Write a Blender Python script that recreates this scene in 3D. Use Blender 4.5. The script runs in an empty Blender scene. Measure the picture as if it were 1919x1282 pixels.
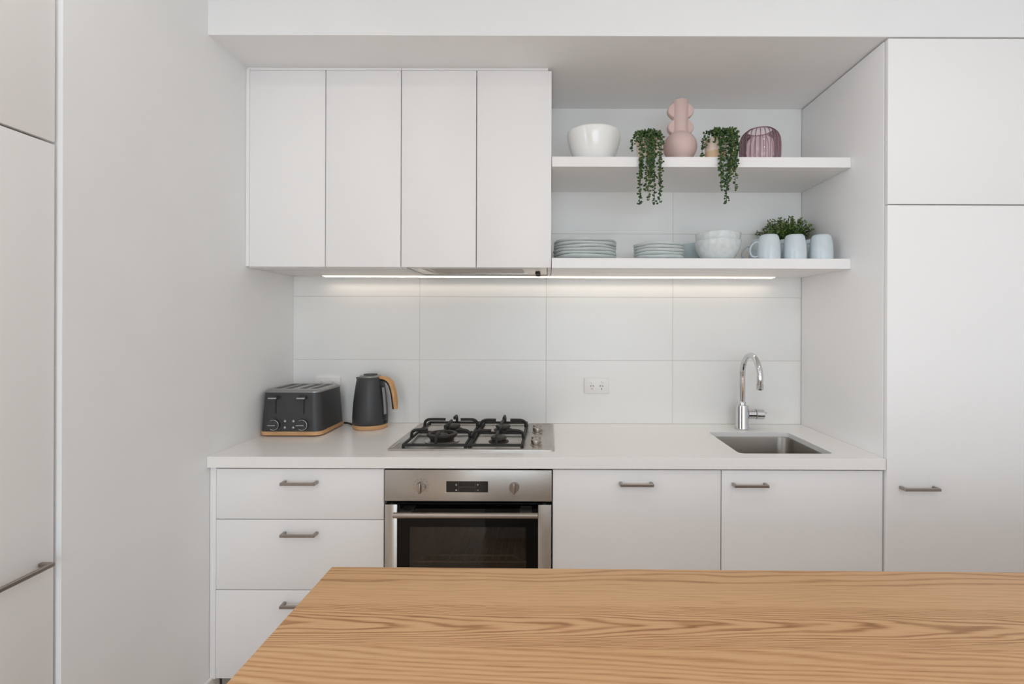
import bpy, bmesh, math, random
from math import pi, sin, cos, radians
from mathutils import Vector, Matrix

random.seed(7)
C = bpy.context.scene.collection
S = bpy.context.scene

# ------------------------------------------------------------------ camera
cam_d = bpy.data.cameras.new('camera')
cam = bpy.data.objects.new('camera', cam_d)
C.objects.link(cam)
cam.location = (1.2076, -2.3739, 1.3803)
cam.rotation_euler = (pi / 2, -0.0032, 0.0007)
cam_d.sensor_width = 36.0
cam_d.lens = 938.14 / 1919 * 36.0
cam_d.shift_x = (959.5 - 1025.96) / 1919
cam_d.shift_y = (604.01 - 641.0) / 1919
cam_d.clip_start = 0.02
S.camera = cam

# ------------------------------------------------------------------ world, exposure
w = bpy.data.worlds.new('daylight')
S.world = w
w.use_nodes = True
w.node_tree.nodes['Background'].inputs[0].default_value = (0.78, 0.88, 1.0, 1)
w.node_tree.nodes['Background'].inputs[1].default_value = 1.0
S.view_settings.view_transform = 'Standard'
S.view_settings.look = 'None'
S.view_settings.gamma = 1.0
S.view_settings.use_curve_mapping = False
S.view_settings.exposure = 0.0
S.cycles.use_denoising = True
S.cycles.max_bounces = 9
S.cycles.diffuse_bounces = 7
S.cycles.glossy_bounces = 4
S.cycles.transparent_max_bounces = 10
S.cycles.adaptive_threshold = 0.035
S.cycles.caustics_reflective = False
S.cycles.caustics_refractive = False

# ------------------------------------------------------------------ lights
def area(name, loc, rot, sx, sy, power, col, spread=pi, shape='RECTANGLE'):
    d = bpy.data.lights.new(name, 'AREA')
    d.shape = shape
    d.size = sx
    d.size_y = sy
    d.energy = power
    d.color = col
    d.spread = spread
    o = bpy.data.objects.new(name, d)
    C.objects.link(o)
    o.location = loc
    o.rotation_euler = rot
    return o

# daylight entering through the glazed wall behind the camera (points into the room, +y)
area('window_daylight', (1.55, -6.02, 1.26), (pi / 2, 0, 0), 2.7, 2.25, 66, (0.79, 0.90, 1.0))
# added fill light at an invented side window, left of the tall cabinet (points to +x)
area('added_side_fill', (-2.47, -3.9, 1.45), (0, -pi / 2, 0), 1.8, 2.6, 68, (0.79, 0.90, 1.0))
# unseen downlights of the room; the pair nearest the counter is added fill
DOWN = [(0.3, -1.45), (2.1, -1.45), (0.3, -2.9), (2.2, -2.9), (0.3, -4.5), (2.2, -4.5)]
for (lx, ly) in DOWN:
    area('unseen_downlight_lamp', (lx, ly, 2.675), (0, 0, 0), 0.16, 0.16, 1.5 if ly > -2 else 2.8, (1.0, 0.97, 0.94), shape='DISK')
# LED strip under the shelf and wall cabinets
area('led_lamp', (1.211, -0.046, 1.5922), (0, 0, 0), 2.08, 0.004, 0.62, (1.0, 0.87, 0.71))

# ------------------------------------------------------------------ materials
def lin(c):
    return c / 12.92 if c <= 0.04045 else ((c + 0.055) / 1.055) ** 2.4
def rgb(r, g, b):
    return (lin(r / 255), lin(g / 255), lin(b / 255), 1)

def P(name, col, rough=0.5, metal=0.0, bump=0.0, bscale=200, var=0.0, vscale=6, coat=0.0, spec=0.5, stretch=None):
    m = bpy.data.materials.new(name)
    m.use_nodes = True
    nt = m.node_tree
    b = nt.nodes['Principled BSDF']
    b.inputs['Base Color'].default_value = col
    b.inputs['Roughness'].default_value = rough
    b.inputs['Metallic'].default_value = metal
    b.inputs['Specular IOR Level'].default_value = spec
    b.inputs['Coat Weight'].default_value = coat
    if bump or var:
        tc = nt.nodes.new('ShaderNodeTexCoord')
        mp = nt.nodes.new('ShaderNodeMapping')
        nt.links.new(tc.outputs['Object'], mp.inputs['Vector'])
        if stretch:
            mp.inputs['Scale'].default_value = stretch
    if var:
        n = nt.nodes.new('ShaderNodeTexNoise')
        n.inputs['Scale'].default_value = vscale
        n.inputs['Detail'].default_value = 4
        nt.links.new(mp.outputs[0], n.inputs['Vector'])
        r = nt.nodes.new('ShaderNodeMapRange')
        r.inputs['From Min'].default_value = 0.3
        r.inputs['From Max'].default_value = 0.7
        r.inputs['To Min'].default_value = 1 - var
        r.inputs['To Max'].default_value = 1 + var
        nt.links.new(n.outputs[0], r.inputs['Value'])
        h = nt.nodes.new('ShaderNodeHueSaturation')
        h.inputs['Color'].default_value = col
        nt.links.new(r.outputs[0], h.inputs['Value'])
        nt.links.new(h.outputs[0], b.inputs['Base Color'])
    if bump:
        n2 = nt.nodes.new('ShaderNodeTexNoise')
        n2.inputs['Scale'].default_value = bscale
        n2.inputs['Detail'].default_value = 3
        nt.links.new(mp.outputs[0], n2.inputs['Vector'])
        bp = nt.nodes.new('ShaderNodeBump')
        bp.inputs['Strength'].default_value = bump
        bp.inputs['Distance'].default_value = 0.002
        nt.links.new(n2.outputs[0], bp.inputs['Height'])
        nt.links.new(bp.outputs[0], b.inputs['Normal'])
    return m

def emis(name, col, st):
    m = P(name, col, 0.5)
    b = m.node_tree.nodes['Principled BSDF']
    b.inputs['Emission Color'].default_value = col
    b.inputs['Emission Strength'].default_value = st
    return m

def see_through(name, tint, rough=0.03, gloss=0.5, body=None, body_w=0.0, ior=1.5):
    m = bpy.data.materials.new(name)
    m.use_nodes = True
    nt = m.node_tree
    nt.nodes.clear()
    out = nt.nodes.new('ShaderNodeOutputMaterial')
    tr = nt.nodes.new('ShaderNodeBsdfTransparent')
    tr.inputs[0].default_value = tint
    gl = nt.nodes.new('ShaderNodeBsdfGlossy')
    gl.inputs['Color'].default_value = (gloss, gloss, gloss, 1)
    gl.inputs['Roughness'].default_value = rough
    fr = nt.nodes.new('ShaderNodeFresnel')
    fr.inputs['IOR'].default_value = ior
    mx = nt.nodes.new('ShaderNodeMixShader')
    src = tr.outputs[0]
    if body:
        df = nt.nodes.new('ShaderNodeBsdfDiffuse')
        df.inputs[0].default_value = body
        m2 = nt.nodes.new('ShaderNodeMixShader')
        m2.inputs[0].default_value = body_w
        nt.links.new(tr.outputs[0], m2.inputs[1])
        nt.links.new(df.outputs[0], m2.inputs[2])
        src = m2.outputs[0]
    nt.links.new(fr.outputs[0], mx.inputs[0])
    nt.links.new(src, mx.inputs[1])
    nt.links.new(gl.outputs[0], mx.inputs[2])
    nt.links.new(mx.outputs[0], out.inputs[0])
    return m

def oak(name):
    """oak veneer: leaves of straight and cathedral grain laid side by side across y"""
    m = bpy.data.materials.new(name)
    m.use_nodes = True
    nt = m.node_tree
    N, L = nt.nodes, nt.links
    b = N['Principled BSDF']
    tc = N.new('ShaderNodeTexCoord')
    sp = N.new('ShaderNodeSeparateXYZ')
    L.new(tc.outputs['Object'], sp.inputs[0])
    X, Y = sp.outputs[0], sp.outputs[1]
    def mth(op, a, c=None, d=None):
        n = N.new('ShaderNodeMath')
        n.operation = op
        for i, v in enumerate((a, c, d)):
            if v is None:
                continue
            if isinstance(v, (int, float)):
                n.inputs[i].default_value = v
            else:
                L.new(v, n.inputs[i])
        return n.outputs[0]
    def noise(sx, sy, scale=1.0, det=2, off=0.0):
        mp = N.new('ShaderNodeMapping')
        mp.inputs['Scale'].default_value = (sx, sy, 1)
        mp.inputs['Location'].default_value = (off, off * 0.7, off)
        L.new(tc.outputs['Object'], mp.inputs[0])
        n = N.new('ShaderNodeTexNoise')
        n.inputs['Scale'].default_value = scale
        n.inputs['Detail'].default_value = det
        L.new(mp.outputs[0], n.inputs['Vector'])
        return n.outputs[0]
    def mixf(f, a, c):
        return mth('ADD', mth('MULTIPLY', a, mth('SUBTRACT', 1.0, f)), mth('MULTIPLY', c, f))
    def step(v, e):
        return mth('GREATER_THAN', v, e)
    n1 = noise(2.2, 14, 1, 2, 0.0)
    n2 = noise(5.5, 40, 1, 2, 3.1)
    # y is local: 0 at the far edge, negative towards the room
    # A: far leaf, lines drifting slowly
    hA = mth('ADD', mth('MULTIPLY', Y, 60), mth('ADD', mth('MULTIPLY', X, -1.1), mth('MULTIPLY', n1, 5.0)))
    # C: cathedral leaf
    yc = mth('ADD', Y, mth('ADD', 0.182, mth('MULTIPLY', mth('SUBTRACT', n1, 0.5), 0.03)))
    hC = mth('ADD', mth('ADD', mth('MULTIPLY', X, 7.5), mth('MULTIPLY', mth('MULTIPLY', yc, yc), 3000)),
             mth('MULTIPLY', n2, 2.2))
    # D: near leaf, regular slanted lines
    hD = mth('ADD', mth('ADD', mth('MULTIPLY', Y, 84), mth('MULTIPLY', X, 6.0)), mth('MULTIPLY', n1, 4.0))
    def lines(h, sharp):
        s = mth('MULTIPLY_ADD', mth('SINE', mth('MULTIPLY', h, 2 * pi)), 0.5, 0.5)
        return mth('POWER', s, sharp)
    lA = mth('MULTIPLY', lines(hA, 3.0), 0.75)
    lB = mth('MULTIPLY', lines(mth('ADD', mth('MULTIPLY', Y, 110), mth('MULTIPLY', n1, 8.0)), 1.5), 0.22)
    lC = mth('MULTIPLY', lines(hC, 2.2), 0.95)
    lD = mth('MULTIPLY', lines(hD, 1.8), 0.55)
    f1 = step(-0.058, Y)          # nearer than leaf A
    f2 = step(-0.128, Y)          # cathedral
    f3 = step(-0.238, Y)          # near leaf
    f4 = step(-0.46, Y)
    l = mixf(f1, lA, lB)
    l = mixf(f2, l, lC)
    l = mixf(f3, l, lD)
    l = mixf(f4, l, lB)
    # broken up along the grain
    brk = noise(9, 120, 1, 3, 7.7)
    l = mth('MULTIPLY', l, mth('MULTIPLY_ADD', brk, 1.3, 0.35))
    pores = noise(14, 420, 1, 3, 1.3)
    pore = N.new('ShaderNodeMapRange')
    pore.inputs['From Min'].default_value = 0.50
    pore.inputs['From Max'].default_value = 0.72
    L.new(pores, pore.inputs['Value'])
    fac = mth('ADD', mth('MULTIPLY', l, 0.78), mth('MULTIPLY', pore.outputs[0], 0.36))
    fac = mth('ADD', fac, mth('MULTIPLY', mth('SUBTRACT', noise(1.5, 8, 1, 2, 5), 0.5), 0.35))
    cr = N.new('ShaderNodeValToRGB')
    cr.color_ramp.elements[0].position = 0.0
    cr.color_ramp.elements[0].color = rgb(216, 172, 126)
    cr.color_ramp.elements[1].position = 1.0
    cr.color_ramp.elements[1].color = rgb(150, 102, 61)
    e = cr.color_ramp.elements.new(0.45)
    e.color = rgb(197, 149, 102)
    L.new(fac, cr.inputs[0])
    L.new(cr.outputs[0], b.inputs['Base Color'])
    b.inputs['Roughness'].default_value = 0.48
    b.inputs['Specular IOR Level'].default_value = 0.35
    bp = N.new('ShaderNodeBump')
    bp.inputs['Strength'].default_value = 0.12
    bp.inputs['Distance'].default_value = 0.001
    bp.invert = True
    L.new(fac, bp.inputs['Height'])
    L.new(bp.outputs[0], b.inputs['Normal'])
    return m

def foliage(name, cols, nscale=60):
    m = P(name, cols[0], 0.5)
    nt = m.node_tree
    b = nt.nodes['Principled BSDF']
    tc = nt.nodes.new('ShaderNodeTexCoord')
    n = nt.nodes.new('ShaderNodeTexNoise')
    n.inputs['Scale'].default_value = nscale
    nt.links.new(tc.outputs['Object'], n.inputs['Vector'])
    oi = nt.nodes.new('ShaderNodeObjectInfo')
    a = nt.nodes.new('ShaderNodeMath')
    a.operation = 'MULTIPLY_ADD'
    a.inputs[1].default_value = 0.25
    nt.links.new(oi.outputs['Random'], a.inputs[0])
    nt.links.new(n.outputs[0], a.inputs[2])
    cr = nt.nodes.new('ShaderNodeValToRGB')
    cr.color_ramp.elements[0].position = 0.38
    cr.color_ramp.elements[0].color = cols[0]
    cr.color_ramp.elements[1].position = 0.9
    cr.color_ramp.elements[1].color = cols[2]
    e = cr.color_ramp.elements.new(0.62)
    e.color = cols[1]
    nt.links.new(a.outputs[0], cr.inputs[0])
    nt.links.new(cr.outputs[0], b.inputs['Base Color'])
    return m

M = dict(
    wall=P('wall_paint', rgb(238, 238, 238), 0.75, bump=0.05, bscale=350, var=0.01),
    ceil=P('ceiling_paint', rgb(242, 242, 241), 0.8, bump=0.04, bscale=300),
    cab=P('white_laminate', rgb(242, 240, 239), 0.42, bump=0.02, bscale=500, spec=0.4),
    carcass=P('white_melamine', rgb(232, 229, 227), 0.5, bump=0.02, bscale=500),
    gap_shade=P('shaded_carcass_board', rgb(138, 133, 128), 0.7, var=0.02),  # darker copy of the white board, shade of the gaps put into its colour
    stone=P('white_stone', rgb(243, 240, 237), 0.2, var=0.012, vscale=90, bump=0.01, bscale=300),
    tile=P('white_tile', rgb(238, 237, 234), 0.3, bump=0.012, bscale=40, var=0.008),
    grout=P('grout', rgb(212, 206, 198), 0.9, bump=0.2, bscale=800),
    steel=P('brushed_steel', rgb(200, 196, 190), 0.36, 1.0, bump=0.03, bscale=90, stretch=(1, 12, 12), var=0.03, vscale=30),
    sinksteel=P('sink_steel', rgb(150, 144, 137), 0.36, 1.0, bump=0.03, bscale=120, stretch=(1, 1, 14)),
    nickel=P('satin_nickel', rgb(168, 158, 150), 0.34, 1.0, bump=0.02, bscale=300),
    chrome=P('chrome', rgb(215, 216, 218), 0.06, 1.0, var=0.01),
    black=P('black_enamel', rgb(24, 23, 23), 0.45, bump=0.05, bscale=250),
    iron=P('cast_iron', rgb(34, 33, 32), 0.55, bump=0.25, bscale=400, spec=0.5),
    burner=P('burner_alloy', rgb(84, 80, 74), 0.5, 0.6, bump=0.15, bscale=300),
    brass=P('burner_brown', rgb(58, 51, 46), 0.5, 0.4, bump=0.1, bscale=200),
    grey=P('charcoal_coating', rgb(62, 62, 63), 0.42, bump=0.06, bscale=900, spec=0.4),
    greytop=P('grey_metal_top', rgb(150, 149, 147), 0.28, 0.55, var=0.02),
    darkpl=P('dark_plastic', rgb(22, 22, 23), 0.4, bump=0.02, bscale=300),
    rackwire=P('rack_wire', rgb(240, 234, 222), 0.35, 0.1, var=0.02),
    silver=P('silver_trim', rgb(205, 205, 204), 0.22, 1.0, var=0.02),
    ash=P('light_wood', rgb(206, 160, 112), 0.5, var=0.14, vscale=14, stretch=(1, 1, 14), bump=0.06, bscale=120),
    ashh=P('handle_wood', rgb(205, 156, 104), 0.45, var=0.13, vscale=30, stretch=(5, 5, 1), bump=0.05, bscale=120),
    plastic=P('white_plastic', rgb(238, 235, 232), 0.35, bump=0.01, bscale=200),
    slot=P('socket_hole', rgb(70, 64, 60), 0.6, var=0.02),
    bowlw=P('white_glaze', rgb(246, 246, 243), 0.16, bump=0.01, bscale=30, coat=0.3),
    pink=P('pink_ceramic', rgb(217, 190, 184), 0.7, bump=0.08, bscale=300, var=0.02),
    cream=P('cream_pot', rgb(232, 214, 200), 0.65, bump=0.06, bscale=200, var=0.02),
    beige=P('sand_pot_base', rgb(222, 192, 158), 0.7, bump=0.06, bscale=200, var=0.03),
    plate=P('grey_green_glaze', rgb(198, 205, 203), 0.3, bump=0.06, bscale=60, var=0.05, vscale=30),
    speck=P('pale_speckled_glaze', rgb(212, 217, 217), 0.25, bump=0.12, bscale=45, var=0.07, vscale=55),
    mug=P('pale_blue_glaze', rgb(205, 215, 220), 0.28, bump=0.10, bscale=40, var=0.04, vscale=40),
    bluebowl=P('blue_glaze', rgb(200, 216, 220), 0.3, bump=0.08, bscale=40, var=0.04),
    floor=P('floor_grey', rgb(208, 187, 166), 0.4, var=0.04, vscale=5),
    kick=P('kick_board', rgb(150, 144, 138), 0.5, var=0.03),
    stem=P('stem_green', rgb(70, 84, 40), 0.6, var=0.1, vscale=40),
    soil=P('soil', rgb(58, 44, 34), 0.9, bump=0.5, bscale=300),
    cord=P('black_cord', rgb(20, 20, 20), 0.5, var=0.02),
    mark=P('pale_marking', rgb(190, 192, 192), 0.5, var=0.01),
    mark_d=P('grey_marking', rgb(110, 104, 98), 0.5, var=0.01),
    display=P('display_glass', rgb(10, 10, 11), 0.12, var=0.01),
    cavity=P('oven_enamel', rgb(40, 32, 26), 0.4, bump=0.05, bscale=300),
    brown=P('brown_curtain', rgb(116, 84, 62), 0.8, var=0.08, vscale=8),
    oak=oak('oak_veneer'),
    led=emis('led_diffuser', rgb(255, 240, 220), 1.3),
    ovenglass=see_through('oven_glass', (0.54, 0.46, 0.39, 1), 0.02, 0.9, ior=1.55),
    blackglass=P('black_glass', rgb(6, 5, 5), 0.05, spec=0.22, var=0.01),
    pane=see_through('window_glass', (0.95, 0.97, 0.97, 1), 0.01, 0.9),
    wgauge=P('gauge_window', rgb(150, 152, 158), 0.15, var=0.05, vscale=120),
    pglass=see_through('pink_glass', (0.96, 0.87, 0.895, 1), 0.05, 0.9, rgb(236, 200, 208), 0.16),
    pglass_rib=see_through('pink_glass_rib', (0.90, 0.74, 0.79, 1), 0.05, 0.9, rgb(196, 146, 160), 0.34),
    leafA=foliage('trailing_leaf', (rgb(38, 60, 34), rgb(62, 92, 48), rgb(98, 108, 52))),
    leafB=foliage('bush_leaf', (rgb(22, 36, 18), rgb(56, 80, 30), rgb(120, 142, 72)), 40),
)

for _k in ('steel',):
    _nt = M[_k].node_tree
    _b = _nt.nodes['Principled BSDF']
    _b.inputs['Anisotropic'].default_value = 0.8
    _b.inputs['Anisotropic Rotation'].default_value = 0.25
    _t = _nt.nodes.new('ShaderNodeTangent')
    _t.direction_type = 'RADIAL'
    _t.axis = 'Z'
    _nt.links.new(_t.outputs[0], _b.inputs['Tangent'])

# ------------------------------------------------------------------ mesh helpers
def BM():
    return bmesh.new()

def box(bm, x0, x1, y0, y1, z0, z1, bev=0.0, seg=2):
    g = bmesh.ops.create_cube(bm, size=1.0)
    vs = g['verts']
    for v in vs:
        v.co = Vector(((x0 + x1) / 2 + v.co.x * (x1 - x0), (y0 + y1) / 2 + v.co.y * (y1 - y0), (z0 + z1) / 2 + v.co.z * (z1 - z0)))
    if bev:
        es = list({e for v in vs for e in v.link_edges})
        bmesh.ops.bevel(bm, geom=es, offset=bev, segments=seg, affect='EDGES', profile=0.5)
    return bm

def loft(bm, loops, cap0=True, cap1=True, closed=True):
    rows = [[bm.verts.new(p) for p in lp] for lp in loops]
    n = len(rows[0])
    for a, b in zip(rows, rows[1:]):
        for i in range(n if closed else n - 1):
            j = (i + 1) % n
            bm.faces.new((a[i], a[j], b[j], b[i]))
    if cap0:
        bm.faces.new(list(reversed(rows[0])))
    if cap1:
        bm.faces.new(rows[-1])
    return bm

def lathe(bm, prof, seg=48, cx=0, cy=0, cz=0, wob=None, cap0=True, cap1=True):
    loops = []
    for k, (r, z) in enumerate(prof):
        lp = []
        for i in range(seg):
            a = 2 * pi * i / seg
            rr, zz = (r, z) if wob is None else wob(k, a, r, z)
            lp.append((cx + rr * cos(a), cy + rr * sin(a), cz + zz))
        loops.append(lp)
    return loft(bm, loops, cap0, cap1)

def tube(bm, pts, r, seg=10, caps=True, flat=None):
    pts = [Vector(p) for p in pts]
    loops = []
    up = None
    for i, p in enumerate(pts):
        t = (pts[min(i + 1, len(pts) - 1)] - pts[max(i - 1, 0)]).normalized()
        if up is None:
            up = Vector((0, 0, 1)) if abs(t.z) < 0.9 else Vector((0, 1, 0))
        s = t.cross(up)
        if s.length < 1e-6:
            s = t.orthogonal()
        s.normalize()
        up = s.cross(t).normalized()
        rr = r[i] if isinstance(r, (list, tuple)) else r
        a_, b_ = (rr, rr) if flat is None else (rr * flat[0], rr * flat[1])
        loops.append([p + s * (a_ * cos(2 * pi * k / seg)) + up * (b_ * sin(2 * pi * k / seg)) for k in range(seg)])
    return loft(bm, loops, caps, caps)

def rrect(w, d, r, n=6, cx=0, cy=0):
    out = []
    for (sx, sy, a0) in ((1, 1, 0), (-1, 1, pi / 2), (-1, -1, pi), (1, -1, 3 * pi / 2)):
        for k in range(n + 1):
            a = a0 + (pi / 2) * k / n
            out.append((cx + sx * (w / 2 - r) + r * cos(a), cy + sy * (d / 2 - r) + r * sin(a)))
    return out

def ycyl(bm, x, y0, y1, z, r, seg=28, r1=None):
    r1 = r if r1 is None else r1
    return loft(bm, [[(x + r * cos(2 * pi * k / seg), y0, z + r * sin(2 * pi * k / seg)) for k in range(seg)],
                     [(x + r1 * cos(2 * pi * k / seg), y1, z + r1 * sin(2 * pi * k / seg)) for k in range(seg)]])

def bez(pts, n=10):
    """Catmull-Rom through points"""
    P_ = [Vector(p) for p in pts]
    P_ = [2 * P_[0] - P_[1]] + P_ + [2 * P_[-1] - P_[-2]]
    out = []
    for i in range(1, len(P_) - 2):
        a, b, c, d = P_[i - 1:i + 3]
        for k in range(n):
            t = k / n
            out.append(0.5 * ((2 * b) + (c - a) * t + (2 * a - 5 * b + 4 * c - d) * t * t + (3 * b - a - 3 * c + d) * t ** 3))
    out.append(P_[-2])
    return out

def origin(o):
    v = Vector((0, 0, 0))
    while o is not None:
        v = v + o.location
        o = o.parent
    return v

def obj(name, bm, mat, parent=None, smooth=None, kind=None, label=None):
    """one mesh object; bm is in world coordinates (parents unrotated while building)"""
    bmesh.ops.recalc_face_normals(bm, faces=bm.faces)
    me = bpy.data.meshes.new(name)
    if parent is not None:
        bmesh.ops.translate(bm, verts=bm.verts, vec=-origin(parent))
    bm.to_mesh(me)
    bm.free()
    me.materials.append(M[mat] if isinstance(mat, str) else mat)
    o = bpy.data.objects.new(name, me)
    C.objects.link(o)
    if parent is not None:
        o.parent = parent
    if smooth is not None:
        for p in me.polygons:
            p.use_smooth = True
        me.set_sharp_from_angle(angle=radians(smooth))
    if kind:
        o['kind'] = kind
    if label:
        o['label'] = label
    return o

def tag(o, label, cat, group=None):
    o['label'] = label
    o['category'] = cat
    if group:
        o['group'] = group
    return o

def thing(name, label, cat, loc=(0, 0, 0), group=None):
    o = bpy.data.objects.new(name, None)
    o.empty_display_size = 0.05
    C.objects.link(o)
    o.location = loc
    return tag(o, label, cat, group)

def bx(name, mat, parent, *a, bev=0.0, kind=None, label=None):
    return obj(name, box(BM(), *a, bev=bev), mat, parent, smooth=35 if bev else None, kind=kind, label=label)

def struct(name, bm, mat):
    return obj(name, bm, mat, kind='structure')

# ------------------------------------------------------------------ main dimensions
W = 2.4078            # niche width between left wall and tall cabinet
YC = -0.600           # counter / tall cabinet front
YD = -0.585           # base door faces
YU = -0.378           # wall cabinet door faces
YS = -0.389           # shelf front
ZS = 2.3955           # soffit
ZB = 1.5955           # shelf underside
XR, XL, YB, ZC = 3.30, -2.60, -6.15, 2.70

# ------------------------------------------------------------------ the room
struct('floor', box(BM(), XL, XR, YB, 0.1, -0.06, 0.0), 'floor')
struct('ceiling', box(BM(), XL, XR, YB, 0.1, ZC, ZC + 0.08), 'ceil')
wb = struct('wall_back', box(BM(), XL, XR, 0.0012, 0.1, 0.0, ZC), 'grout')
struct('wall_left', box(BM(), -0.70, 0.0, -1.130, 0.001, 0.0, ZC), 'wall')
struct('wall_right', box(BM(), XR, XR + 0.1, YB, 0.1, 0, ZC), 'wall')
g = BM()
box(g, XL - 0.1, XL, -2.55, 0.1, 0, ZC)
box(g, XL - 0.1, XL, YB, -5.25, 0, ZC)
box(g, XL - 0.1, XL, -5.25, -2.55, 0, 0.5)
box(g, XL - 0.1, XL, -5.25, -2.55, 2.4, ZC)
struct('wall_far_left', g, 'wall')
g = BM()
for (a0, a1, b0, b1) in ((-5.25, -2.55, 0.5, 0.56), (-5.25, -2.55, 2.34, 2.4), (-5.25, -5.19, 0.56, 2.34), (-2.61, -2.55, 0.56, 2.34), (-3.93, -3.87, 0.56, 2.34)):
    box(g, XL - 0.08, XL - 0.02, a0, a1, b0, b1)
fill_win = struct('added_window', g, 'plastic')  # unseen window, added to go with the side fill light
bx('pane', 'pane', fill_win, XL - 0.055, XL - 0.049, -5.19, -3.93, 0.56, 2.34)
bx('pane', 'pane', fill_win, XL - 0.055, XL - 0.049, -3.87, -2.61, 0.56, 2.34)
# wall behind the camera, with the glazed opening
g = BM()
box(g, XL, 0.15, YB - 0.1, YB, 0, ZC)
box(g, 2.95, XR, YB - 0.1, YB, 0, ZC)
box(g, 0.15, 2.95, YB - 0.1, YB, 2.42, ZC)
struct('wall_front', g, 'wall')
g = BM()
for (a0, a1, b0, b1) in ((0.15, 2.95, 0.0, 0.06), (0.15, 2.95, 2.36, 2.42), (0.15, 0.21, 0.06, 2.36), (2.89, 2.95, 0.06, 2.36), (1.51, 1.59, 0.06, 2.36)):
    box(g, a0, a1, YB - 0.08, YB - 0.02, b0, b1)
win = struct('window_1', g, 'darkpl')
bx('pane', 'pane', win, 0.21, 1.51, YB - 0.055, YB - 0.049, 0.06, 2.36)
bx('pane', 'pane', win, 1.59, 2.89, YB - 0.055, YB - 0.049, 0.06, 2.36)
# boxed-in bulkhead above the kitchen
g = BM()
box(g, 0.0, XR, YC, 0.008, ZS, ZC)
struct('bulkhead', g, 'wall')
struct('wall_kitchen_end', box(BM(), 3.165, XR, -0.59, 0.008, 0, ZS), 'wall')
struct('baseboard_left', box(BM(), 0.0, 0.014, -1.128, -0.545, 0.0, 0.106, 0.003), 'plastic')

# tiles: 600 x 300, stacked, fixed on the back wall
tile_mesh = {}
for r in range(5):
    for c in range(4):
        z0 = 0.9 + 0.3 * r
        if (r >= 3 and c < 2):
            continue
        x0 = 0.6 * c
        x1 = x0 + 0.6 if c < 3 else W
        key = (c == 3, r == 2 and c < 2, r == 4)
        if key not in tile_mesh:
            z1 = 0.3 if not key[2] else ZS - 2.1
            b = box(BM(), 0.0010, x1 - x0 - (0.0010 if c < 3 else 0.0), 0.0, 0.0020, 0.0010, z1 - 0.0010, 0.0006, 1)
            me = bpy.data.meshes.new('tile')
            b.to_mesh(me)
            b.free()
            me.materials.append(M['tile'])
            tile_mesh[key] = me
        o = bpy.data.objects.new('tile', tile_mesh[key])
        C.objects.link(o)
        o.parent = wb
        o.location = (x0, 0, z0)

# ------------------------------------------------------------------ cabinets
def pull(parent, x0, x1, yface, z, mat='nickel'):
    """square bar pull: flat bar on two end posts, on a face looking to -y"""
    b = BM()
    box(b, x0, x1, yface - 0.032, yface - 0.023, z - 0.005, z + 0.005, 0.0015, 1)
    box(b, x0, x0 + 0.010, yface - 0.026, yface, z - 0.005, z + 0.005, 0.001, 1)
    box(b, x1 - 0.010, x1, yface - 0.026, yface, z - 0.005, z + 0.005, 0.001, 1)
    return obj('handle', b, mat, parent, smooth=35, label='brushed metal bar handle')

def base_body(parent, x0, x1, z0=0.10, z1=0.852):
    b = BM()
    t = 0.016
    yb, yf = -0.03, YD + 0.019
    box(b, x0, x0 + t, yf, yb, z0, z1)
    box(b, x1 - t, x1, yf, yb, z0, z1)
    box(b, x0 + t, x1 - t, yf, yb, z0, z0 + t)
    box(b, x0 + t, x1 - t, yb - t, yb, z0 + t, z1)
    box(b, x0 + t, x1 - t, yf, yf + 0.06, z1 - t, z1)
    return obj('body', b, 'gap_shade', parent)

# three-drawer unit beside the left wall
t = thing('drawer_cabinet', 'white three-drawer base cabinet left of the oven', 'cabinet', (0.31, -0.30, 0.0))
base_body(t, 0.026, 0.622)
bx('filler_strip', 'cab', t, 0.0015, 0.0225, YD + 0.001, YD + 0.02, 0.100, 0.857, bev=0.001)
for (z0, z1, hz) in ((0.6735, 0.8535, 0.807), (0.4215, 0.6705, 0.625), (0.103, 0.4185, 0.374)):
    d = bx('drawer', 'cab', t, 0.0245, 0.6235, YD, YD + 0.018, z0, z1, bev=0.0012)
    pull(d, 0.266, 0.390, YD, hz)
bx('kick_board', 'kick', t, 0.018, 0.622, YD + 0.045, YD + 0.061, 0.0, 0.099)

# dishwasher-sized door right of the oven
t = thing('base_cabinet', 'white base cabinet with one wide door between oven and sink cabinet', 'cabinet', (1.527, -0.30, 0.0))
base_body(t, 1.228, 1.826)
d = bx('door', 'cab', t, 1.2275, 1.8275, YD, YD + 0.018, 0.103, 0.8535, bev=0.0012)
pull(d, 1.464, 1.583, YD, 0.807)
bx('kick_board', 'kick', t, 1.228, 1.826, YD + 0.045, YD + 0.061, 0.0, 0.099)

t = thing('sink_cabinet', 'white base cabinet under the sink with handle at its upper left', 'cabinet', (2.118, -0.30, 0.0))
base_body(t, 1.832, 2.404, z1=0.64)
d = bx('door', 'cab', t, 1.8310, 2.4045, YD, YD + 0.018, 0.103, 0.8535, bev=0.0012)
pull(d, 1.866, 1.988, YD, 0.805)
bx('kick_board', 'kick', t, 1.832, 2.404, YD + 0.045, YD + 0.061, 0.0, 0.099)

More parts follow.
